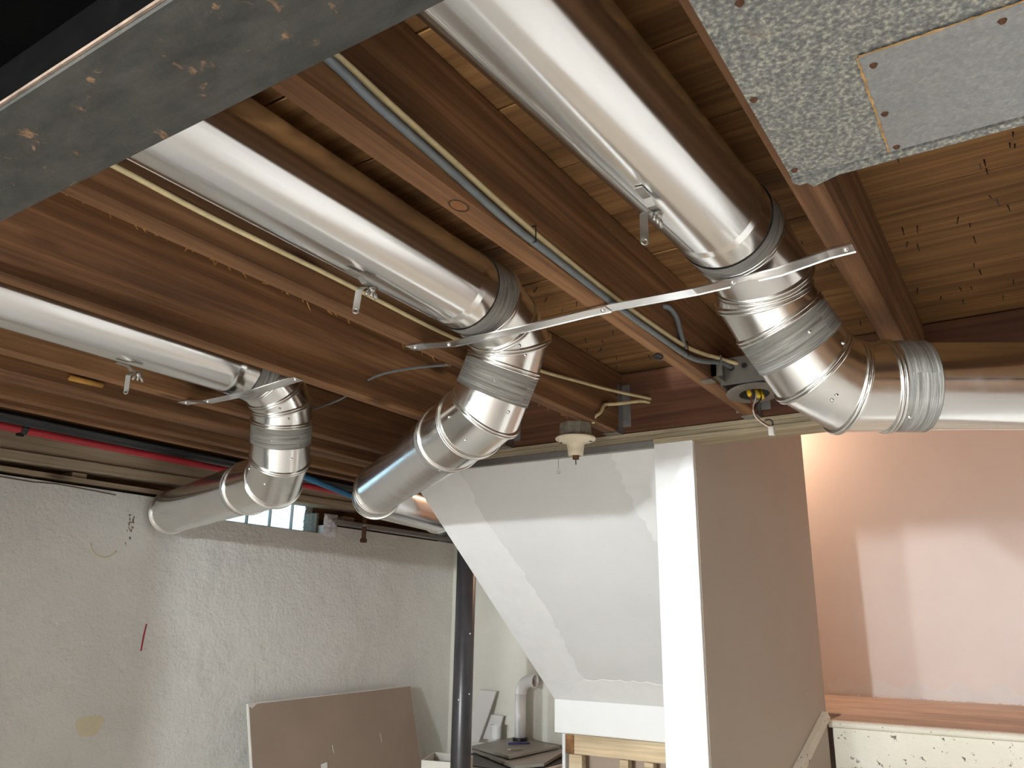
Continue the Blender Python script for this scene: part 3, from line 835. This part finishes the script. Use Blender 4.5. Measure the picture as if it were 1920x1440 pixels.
for q, (xx, yy, z0, z1, lab) in enumerate(((1.555, YJ, 0.552, 0.584, 'dark staple holding the cables to the middle joist'), (0.93, YJ, 0.550, 0.577, 'small staple on the cables near the joist knot'), (2.0, YL, 0.595, 0.615, 'small staple on the cream cable by the lamp socket'))):
    b_ = B().tube([(xx, yy + 0.002, z0), (xx, yy - 0.0135, z0), (xx, yy - 0.0135, z1), (xx, yy + 0.002, z1)], 0.0013, 6)
    tag(b_.build('cable_staple', M['black']), lab, 'staple', 'cable staples')
# grommet screwed under the middle joist
gr = B().tube(ring_path((1.493, 0.612, 0.5385), (0, 0, 1), (0.25, 0, 1), 0.0085, 18), 0.0026, 8, closed=True)
gr.tube([(1.488, 0.612, 0.546), (1.493, 0.612, 0.534)], 0.003, 8)
tag(gr.build('black_hook', M['black'], smooth=True), 'small black ring hook screwed under the middle joist', 'hook')

# ------------------------------------------------------------------ junction box
jb = thing('junction_box', 'open metal junction box with dangling wires on the middle joist', 'junction box', (1.86, 0.53, 0.51))
bx_ = B()
x0, x1, y0, y1, z0, z1, t = 1.795, 1.945, 0.478, 0.582, 0.548, 0.612, 0.002
bx_.box(x0, x0 + t, y0, y1, z0, z1).box(x1 - t, x1, y0, y1, z0, z1).box(x0 + t, x1 - t, y0, y0 + t, z0, z1).box(x0 + t, x1 - t, y1 - t, y1, z0, z1).box(x0, x1, y0, y1, z1, z1 + t)
bx_.build('box_body', M['boxmetal'], jb)
for (yy, zz) in ((0.553, 0.588), (0.522, 0.590)):
    B().lathe((1.795, yy, zz), [(0.009, -0.0015), (0.009, 0.001), (0.0065, 0.001), (0.0065, -0.001)], 14, (1, 0, 0)).build('knockout_ring', M['black'], jb)
    B().lathe((1.7945, yy, zz), [(0.0001, 0), (0.0065, 0)], 14, (1, 0, 0)).build('knockout_hole', M['black'], jb)
br = B().box(1.735, 1.797, 0.570, 0.5825, 0.556, 0.604).box(1.735, 1.739, 0.556, 0.5825, 0.556, 0.604)
br.build('mount_bracket', M['boxmetal'], jb)
tabm = B().box(1.715, 1.745, 0.575, 0.603, 0.5425, 0.5445).build('mount_tab', M['boxmetal'], jb)
cr = B(); cen = Vector((1.872, 0.525, 0.541))
prof = [(0.036, 0.0), (0.062, 0.004), (0.066, 0.001), (0.062, -0.001), (0.036, -0.003), (0.036, 0.0)]
cr.lathe(cen, prof, 28, (0.10, 0.05, 1))
co = cr.build('cover_ring', M['boxmetal'], jb, smooth=False); auto_smooth(co)
for k, (dx, dy) in enumerate(((-0.012, 0.008), (0.010, -0.006), (0.022, -0.012))):
    o = B().lathe(cen + Vector((dx, dy, -0.004)), [(0.0055, 0.02), (0.006, 0.0), (0.004, -0.006)], 10, (0.4, 0.3, 1), cap0=True, cap1=True).build('wire_nut', M['yellow'], jb, smooth=True); fix_normals(o)
def wire(pts, r, mat):
    P = [Vector(p) for p in pts]; out = []
    for i in range(len(P) - 1):
        p0 = P[max(0, i - 1)]; p1 = P[i]; p2 = P[i + 1]; p3 = P[min(len(P) - 1, i + 2)]
        for k in range(5):
            t = k / 5
            out.append(0.5 * ((2 * p1) + (p2 - p0) * t + (2 * p0 - 5 * p1 + 4 * p2 - p3) * t * t + (3 * p1 - p0 - 3 * p2 + p3) * t ** 3))
    out.append(P[-1])
    return B().tube(out, r, 8).build('wire', mat, jb, smooth=True)
wire([(1.862, 0.530, 0.545), (1.856, 0.528, 0.520), (1.853, 0.527, 0.498), (1.858, 0.521, 0.480), (1.872, 0.508, 0.466), (1.885, 0.497, 0.458)], 0.0017, M['wire_red'])
wire([(1.880, 0.521, 0.545), (1.868, 0.523, 0.522), (1.855, 0.526, 0.502), (1.853, 0.522, 0.480), (1.868, 0.510, 0.464), (1.884, 0.498, 0.456)], 0.0018, M['wire_white'])
wire([(1.892, 0.513, 0.543), (1.885, 0.514, 0.528), (1.868, 0.520, 0.512), (1.857, 0.524, 0.498)], 0.0016, M['black'])
wire([(1.872, 0.504, 0.472), (1.884, 0.496, 0.475), (1.892, 0.492, 0.468), (1.890, 0.494, 0.458)], 0.0016, M['black'])
B().box(1.880, 1.897, 0.489, 0.502, 0.436, 0.459, 0, 0.002).build('wire_connector', M['clearplastic'], jb)

# ------------------------------------------------------------------ lamp socket
ls = thing('lamp_socket', 'dirty white porcelain lamp socket on a round grey box', 'lamp socket', (1.945, 1.055, 0.44))
LX, LY = 1.945, 1.055
o = B().lathe((LX, LY, 0.5445), [(0.0455, 0.0), (0.0465, -0.002), (0.0465, -0.037), (0.044, -0.038)], 8, (0, 0, 1), cap0=True, cap1=True).build('octagon_box', M['fibre'], ls); fix_normals(o)
o = B().lathe((LX, LY, 0.506), [(0.054, 0.0), (0.0575, -0.003), (0.0565, -0.007), (0.046, -0.012), (0.030, -0.015), (0.0245, -0.022), (0.0225, -0.038), (0.0205, -0.052), (0.0175, -0.054), (0.017, -0.05), (0.016, -0.03)], 36, (0, 0, 1), cap0=True).build('porcelain_socket', M['porcelain'], ls, smooth=True); auto_smooth(o, 50)
for (dx, dy) in ((-0.012, 0.041), (0.012, -0.041)):
    o = B().lathe((LX + dx, LY + dy, 0.493), [(0.0001, 0.002), (0.004, 0.0015), (0.0045, 0)], 10, (0, 0, -1)).build('screw', M['rustdark'], ls, smooth=True); fix_normals(o)
B().tube([(LX, LY, 0.470), (LX, LY, 0.443)], 0.009, 12).build('bulb_contact', M['rustdark'], ls, smooth=True)
B().tube([(LX, LY, 0.445), (LX + 0.001, LY, 0.428)], 0.0016, 6).build('pull_stub', M['black'], ls)
pc = B().tube([(1.90, 1.085, 0.496), (1.90, 1.085, 0.41)], 0.0008, 5)
pc.tube(ring_path((1.90, 1.085, 0.402), (0.8, 0.5, 0), (0.8, 0.5, 0), 0.004, 12), 0.0009, 5, closed=True)
pc.build('pull_string', M['dullmetal'], ls)

# ------------------------------------------------------------------ pipes along the foundation wall
def straight(name, a, b_, r, mat, lab, cat='pipe', extra=None):
    root = thing(name, lab, cat, a)
    o = B().tube([a, b_], r, 16).build('pipe_body', mat, root, smooth=True); auto_smooth(o)
    if extra: extra(root)
    return root
def redclamp(root):
    for xx in (1.18,):
        o = B().lathe((xx, 2.55, 0.547), [(0.0135, -0.009), (0.017, -0.009), (0.017, 0.009), (0.0135, 0.009)], 16, (1, 0, 0)).build('pipe_clamp', M['black'], root); fix_normals(o)
        B().box(xx - 0.014, xx + 0.004, 2.545, 2.56, 0.524, 0.534).build('clamp_bolt', M['black'], root)
straight('red_pipe', (-3.9, 2.55, 0.549), (2.75, 2.55, 0.543), 0.013, M['redpipe'], 'red pipe running along above the beige boards at left', extra=redclamp)
straight('black_pipe', (-3.9, 2.455, 0.556), (3.0, 2.455, 0.553), 0.019, M['black'], 'scuffed black pipe between the last joist and the red pipe')
straight('black_cable', (-3.9, 2.40, 0.549), (3.0, 2.41, 0.548), 0.006, M['black'], 'thin black cable beside the scuffed black pipe', cat='cable')
straight('blue_pipe', (2.02, 2.343, 0.548), (2.47, 2.368, 0.490), 0.012, M['bluepipe'], 'short blue pipe between the leftmost and middle ducts')
sb = thing('pipe_stub', 'rusty pipe stub with a hex cap hanging over the wall top', 'pipe stub', (2.83, 2.675, 0.36))
B().tube([(2.83, 2.675, 0.49), (2.83, 2.675, 0.372)], 0.011, 12).build('stub_body', M['rustdark'], sb, smooth=True)
o = B().lathe((2.83, 2.675, 0.374), [(0.016, 0), (0.017, -0.003), (0.017, -0.016), (0.014, -0.018)], 6, (0, 0, 1), cap0=True, cap1=True).build('hex_cap', M['rustdark'], sb); fix_normals(o)
o = B().lathe((2.83, 2.675, 0.44), [(0.0145, 0), (0.0145, -0.010)], 12, (0, 0, 1), cap0=True, cap1=True).build('stub_collar', M['oldgalv'], sb); fix_normals(o)

# ------------------------------------------------------------------ things near the back
dp = thing('drain_pipe', 'tall black vertical drain pipe in front of the back wall', 'pipe', (2.66, 1.945, ZF))
B().tube([(2.66, 1.945, ZF), (2.66, 1.945, ZS - 0.01)], 0.0385, 32).build('pipe_body', M['drain'], dp, smooth=True)
o = B().lathe((2.66, 1.945, ZF), [(0.05, 0), (0.052, 0.01), (0.052, 0.07), (0.045, 0.08), (0.0385, 0.085)], 32, cap0=True).build('pipe_hub', M['drain'], dp, smooth=True); fix_normals(o)
for (a, zz, rr) in ((-1.9, -0.04, 0.0035), (-1.8, -0.26, 0.003), (-2.9, -0.28, 0.003)):
    nx, ny = math.cos(a), math.sin(a)
    o = B().lathe((2.66 + nx * 0.0383, 1.945 + ny * 0.0383, zz), [(0.0001, 0.002), (rr * 0.7, 0.0015), (rr, 0)], 8, (nx, ny, 0)).build('paint_drop', M['white'], dp, smooth=True)

# leaning drywall sheet
def lean_sheet(name, x0, x1, ytop, ztop, ybot, zbot, t, lab, mats, top_slope=0.0, hole=None):
    root = thing(name, lab, 'drywall', ((x0 + x1) / 2, ybot, zbot))
    a, b_ = Vector((x0, ybot, zbot)), Vector((x1, ybot, zbot)); c, d = Vector((x1, ytop, ztop + top_slope)), Vector((x0, ytop, ztop))
    nrm = (b_ - a).cross(d - a).normalized()
    if nrm.y > 0: nrm = -nrm
    core = B().prism([a, b_, c, d], -nrm * t).build('gypsum_core', mats[1], root); fix_normals(core)
    f_ = B().prism([a + nrm * 0.001, b_ + nrm * 0.001, c + nrm * 0.001 - Vector((0.003, 0, 0.003)), d + nrm * 0.001 + Vector((0.004, 0, -0.004))], -nrm * 0.0009).build('paper_face', mats[0], root); fix_normals(f_)
    return root, nrm
ds, nn = lean_sheet('drywall_sheet', 2.24, 3.215, 2.665, -0.312, 2.33, ZF, 0.0127, 'large brown-backed drywall sheet leaning on the concrete wall', (M['boardback'], M['gypsum']), 0.016)
# the box cut-out in it (dark opening with torn white rim)
hz = -0.575; hy = 2.33 + (hz - ZF) * (2.665 - 2.33) / (-0.312 - ZF)
cut = B().prism([Vector((2.585, hy - 0.0025, hz + 0.012)), Vector((2.618, hy - 0.0025, hz + 0.018)), Vector((2.622, hy - 0.0025 - 0.02, hz - 0.09)), Vector((2.587, hy - 0.0025 - 0.02, hz - 0.09))], (0, 0.002, 0)).build('torn_rim', M['white'], ds); fix_normals(cut)
cut = B().prism([Vector((2.589, hy - 0.0035, hz + 0.006)), Vector((2.612, hy - 0.0035, hz + 0.010)), Vector((2.616, hy - 0.0035 - 0.019, hz - 0.09)), Vector((2.590, hy - 0.0035 - 0.019, hz - 0.09))], (0, 0.001, 0)).build('box_cutout', M['black'], ds); fix_normals(cut)
for (xx, z0_, z1_) in ((2.66, -0.50, -0.53), (2.96, -0.47, -0.52), (3.03, -0.44, -0.46)):
    y0_ = 2.33 + (z0_ - ZF) * 0.335 / 1.288 - 0.0022; y1_ = 2.33 + (z1_ - ZF) * 0.335 / 1.288 - 0.0022
    B().strip([(xx, y0_, z0_), (xx + 0.004, y1_, z1_)], (1, 0, 0), 0.004, (0, -1, 0), 0.0006).build('scrape_mark', M['gypsum'], ds)

# appliance with a loose lid
ap = thing('metal_cabinet', 'low beige metal cabinet with a loose grey lid below the white elbow pipe', 'cabinet', (3.3, 2.15, ZF))
B().box(2.98, 3.56, 1.86, 2.322, ZF, -0.575, 0, 0.006).build('cabinet_body', M['appliance'], ap)
B().box(2.985, 3.555, 1.865, 2.32, -0.5745, -0.570).build('cabinet_top', M['darkgrey'], ap)
ld = B().prism([(3.00, 1.92, -0.566), (3.27, 2.33, -0.566), (3.585, 2.30, -0.556), (3.45, 1.93, -0.556), (3.13, 1.86, -0.566)], (0, 0, 0.012)).build('lower_lid', M['greylid'], ap); fix_normals(ld)
ld = B().prism([(3.10, 2.01, -0.548), (3.27, 2.33, -0.552), (3.59, 2.31, -0.545), (3.46, 1.97, -0.540)], (0, 0, 0.010)).build('loose_lid', M['greylid'], ap); fix_normals(ld)
o = B().tube([(3.355, 2.185, -0.530), (3.415, 2.105, -0.527)], [0.005, 0.0045], 10).build('pen', M['penblue'], smooth=True); tag(o, 'blue pen lying on the grey lid', 'pen')
kn = thing('lid_fastener', 'small shiny fastener lying on the grey lid in front of the pen', 'fastener', (3.21, 2.085, -0.536))
o = B().lathe((3.21, 2.085, -0.5345), [(0.008, 0), (0.0085, 0.003), (0.006, 0.008), (0.0001, 0.010)], 14, cap0=True).build('fastener_head', M['strap'], kn, smooth=True); fix_normals(o)
B().tube([(3.21, 2.085, -0.532), (3.27, 2.05, -0.531)], 0.003, 8).build('fastener_shank', M['dullmetal'], kn)
bn = thing('open_bin', 'open beige bin with a dark inside beside the black drain pipe', 'bin', (2.868, 2.16, ZF))
b_ = B()
q0 = [(2.75, 2.205), (2.95, 2.30), (2.972, 2.11), (2.80, 2.03)]
for i in range(4):
    a, c = q0[i], q0[(i + 1) % 4]
    cx, cy = 2.868, 2.16
    ai = (a[0] + (cx - a[0]) * 0.06, a[1] + (cy - a[1]) * 0.06); ci = (c[0] + (cx - c[0]) * 0.06, c[1] + (cy - c[1]) * 0.06)
    b_.prism([(a[0], a[1], ZF), (c[0], c[1], ZF), (ci[0], ci[1], ZF), (ai[0], ai[1], ZF)], (0, 0, ZF * -1 - 0.53))
o = b_.build('bin_wall', M['appliance'], bn); fix_normals(o)
o = B().prism([(p[0] + (2.868 - p[0]) * 0.08, p[1] + (2.16 - p[1]) * 0.08, -0.58) for p in q0], (0, 0, 0.01)).build('bin_dark_inside', M['darkgrey'], bn); fix_normals(o)  # dark sheet set in for the shade inside the bin

# white plastic pipe with elbow
pv = thing('white_pipe', 'white plastic pipe with an elbow on top by the back wall', 'pipe', (3.50, 2.21, -0.54))
B().tube([(3.50, 2.212, -0.530), (3.50, 2.212, -0.325)], 0.027, 24).build('pipe_body', M['pvc'], pv, smooth=True)
el = []
for k in range(9):
    a = math.radians(90 * k / 8)
    el.append((3.50, 2.212 - 0.062 * (1 - math.cos(a)), -0.325 + 0.062 * math.sin(a)))
el.append((3.50, 2.132, -0.263))
o = B().tube(el, 0.029, 24, caps=False).build('pipe_elbow', M['pvc'], pv, smooth=True)
o = B().lathe((3.50, 2.131, -0.263), [(0.0295, 0.012), (0.032, 0.010), (0.032, -0.001), (0.026, -0.001), (0.026, 0.02)], 24, (0, 1, 0)).build('elbow_socket', M['pvc'], pv, smooth=True); auto_smooth(o)
o = B().lathe((3.50, 2.212, -0.533), [(0.036, 0), (0.036, 0.012), (0.029, 0.014)], 24, cap0=True).build('pipe_boot', M['black'], pv); fix_normals(o)
wc = B().lathe((3.50, 2.352, -0.536), [(0.025, 0), (0.0265, 0.005), (0.0265, 0.056), (0.028, 0.058), (0.028, 0.063), (0.024, 0.063), (0.024, 0.02)], 24, cap0=True).build('white_cup', M['pvc'], smooth=True); auto_smooth(wc)
tag(wc, 'short white round cup standing on the lid left of the elbow pipe', 'cup')
lean = lean_sheet
def offcut(pts, lab):
    o_ = B().prism(pts, (0.010, 0, 0.002)).build('drywall_offcut', M['drywall']); fix_normals(o_)
    tag(o_, lab, 'drywall', 'drywall offcuts')
offcut([(3.47, 2.525, -0.560), (3.555, 2.492, -0.325), (3.555, 2.393, -0.328), (3.47, 2.432, -0.556)], 'tall grey drywall offcut leaning on the back wall beside the drain pipe')
offcut([(3.515, 2.44, -0.545), (3.56, 2.43, -0.438), (3.56, 2.352, -0.440), (3.515, 2.36, -0.545)], 'short grey drywall offcut leaning behind the white cup')

# framing below the soffit
fr = thing('stud_frame', 'pale new stud framing below the white soffit', 'framing', (3.15, 1.35, ZF))
B().box(3.125, 3.163, 0.90, 1.752, -0.505, -0.433, 0, 0.002).build('plate', M['pale_stud'], fr)
B().box(3.118, 3.165, 1.7135, 1.7515, -0.5045, -0.4335, 0, 0.002).build('block', M['joist'], fr)
for yy in (0.93, 1.15, 1.37, 1.475, 1.68):
    B().box(3.126, 3.163, yy, yy + (0.06 if yy > 1.6 else 0.038), ZF, -0.507, 0, 0.002).build('stud', M['pale_stud'], fr)
B().box(3.21, 3.225, 0.90, 1.80, ZF, -0.40).build('backing_board', M['boardback'], fr)
B().box(3.126, 3.163, 1.756, 1.770, ZF, -0.433).build('edge_panel', M['drywall'], fr)

# ------------------------------------------------------------------ stairs
st = thing('staircase', 'chipped white painted stairs with a worn brown landing at lower right', 'stairs', (3.6, 0.3, ZF))
ys0, ys1 = -0.165, 0.775
xx = 3.44; k = 0
for (a, c) in ((3.455, 3.73), (3.732, 4.02), (4.022, 4.36), (4.362, 4.715)):
    B().box(a, c, ys0, 1.825 if a > 3.5 else ys1, -0.365, -0.3355, 0, 0.002).build('landing_plank', M['tread'], st)
o = B().tube([(3.440, ys0, -0.349), (3.440, ys1, -0.349)], 0.0135, 14).build('nosing', M['chipped'], st, smooth=True); auto_smooth(o)
B().box(3.440, 3.4545, ys0, ys1, -0.3625, -0.3365).build('nosing_edge', M['chipped'], st)
B().box(3.447, 3.465, ys0, 0.765, -0.535, -0.3635).build('riser', M['chipped'], st)
for q in range(1, 6):
    zt = -0.335 - 0.19 * q; xf = 3.447 - 0.25 * q
    B().box(xf - 0.02, xf + 0.25, ys0, ys1, zt - 0.03, zt, 0, 0.004).build('tread', M['tread'], st)
    B().box(xf, xf + 0.018, ys0, ys1, max(ZF, zt - 0.19), zt - 0.0305).build('riser', M['chipped'], st)
sk = B().prism([(3.36, 0.779, -0.300), (3.40, 0.779, -0.325), (2.75, 0.779, -0.52), (2.71, 0.779, -0.490)], (0, -0.02, 0)).build('skirt_strip', M['chipped'], st); fix_normals(sk)
# plaster crumbs line at the foot of the stair wall
cb = B()
for q in range(60):
    yy = random.uniform(-0.1, 1.0); rr = random.uniform(0.003, 0.008)
    cb.lathe((4.712 - random.uniform(0, 0.01), yy, -0.334), [(rr, 0), (rr * 0.7, rr * 0.6), (0.0005, rr)], 6)
tag(cb.build('plaster_crumbs', M['plaster']), 'broken white plaster crumbs along the foot of the stair wall', 'crumbs', kind='stuff')
cv = []; cf = []
for i in range(61):
    yy = -0.15 + 1.2 * i / 60
    cv += [(4.7195, yy, -0.322), (4.7185, yy, -0.265 + 0.02 * math.sin(i * 0.7) + random.uniform(-0.012, 0.012))]
for i in range(60): cf.append((2 * i, 2 * i + 2, 2 * i + 3, 2 * i + 1))
add_mesh('joint_compound', cv, cf, M['compound'], bpy.data.objects['wall_stairwell'])

# ------------------------------------------------------------------ behind the camera: lamp, added fill and added shadow caster
def bulb(loc, lab):
    r_ = thing('ceiling_bulb', lab, 'lamp', loc, 'bare ceiling bulbs')
    x_, y_, z_ = loc
    o_ = B().lathe((x_, y_, z_ + 0.06), [(0.055, 0.05), (0.06, 0.03), (0.03, 0.02), (0.022, 0.0)], 24, cap0=True).build('bulb_holder', M['porcelain'], r_, smooth=True); fix_normals(o_)
bulb((LAMP_A[0], LAMP_A[1], LAMP_A[2] + 0.06), 'porcelain ceiling lamp holder behind the camera, nearer the ducts')
bulb((LAMP_FILL[0], LAMP_FILL[1], LAMP_FILL[2] + 0.06), 'porcelain lamp holder added behind the camera for the fill light, nearer the front wall')
fu = thing('shade_furnace', 'grey cabinet added out of view left of the camera to shade the left wall', 'shade_furnace', (-0.7, 2.1, ZF))  # unseen cabinet added to cast the shadow edge on the left wall
B().box(-1.2, -0.226, 1.69, 2.45, ZF, 0.15, 0, 0.006).build('shade_furnace_body', M['shade_furnace'], fu)
B().box(-1.1, -0.32, 1.676, 1.6895, -1.45, -0.75, 0, 0.004).build('lower_door', M['shade_furnace'], fu)
B().box(-1.1, -0.32, 1.676, 1.6895, -0.70, 0.05, 0, 0.004).build('upper_door', M['shade_furnace'], fu)
B().box(-1.15, -0.236, 1.695, 2.42, 0.1505, 0.395).build('plenum', M['oldgalv'], fu)

# ------------------------------------------------------------------ raise everything to floor level zero
for o in list(scene.objects):
    if o.type in ('MESH', 'EMPTY') and o.parent is None:
        o.location.z += ZC
for o in list(scene.objects):
    if '_o' in o: del o['_o']
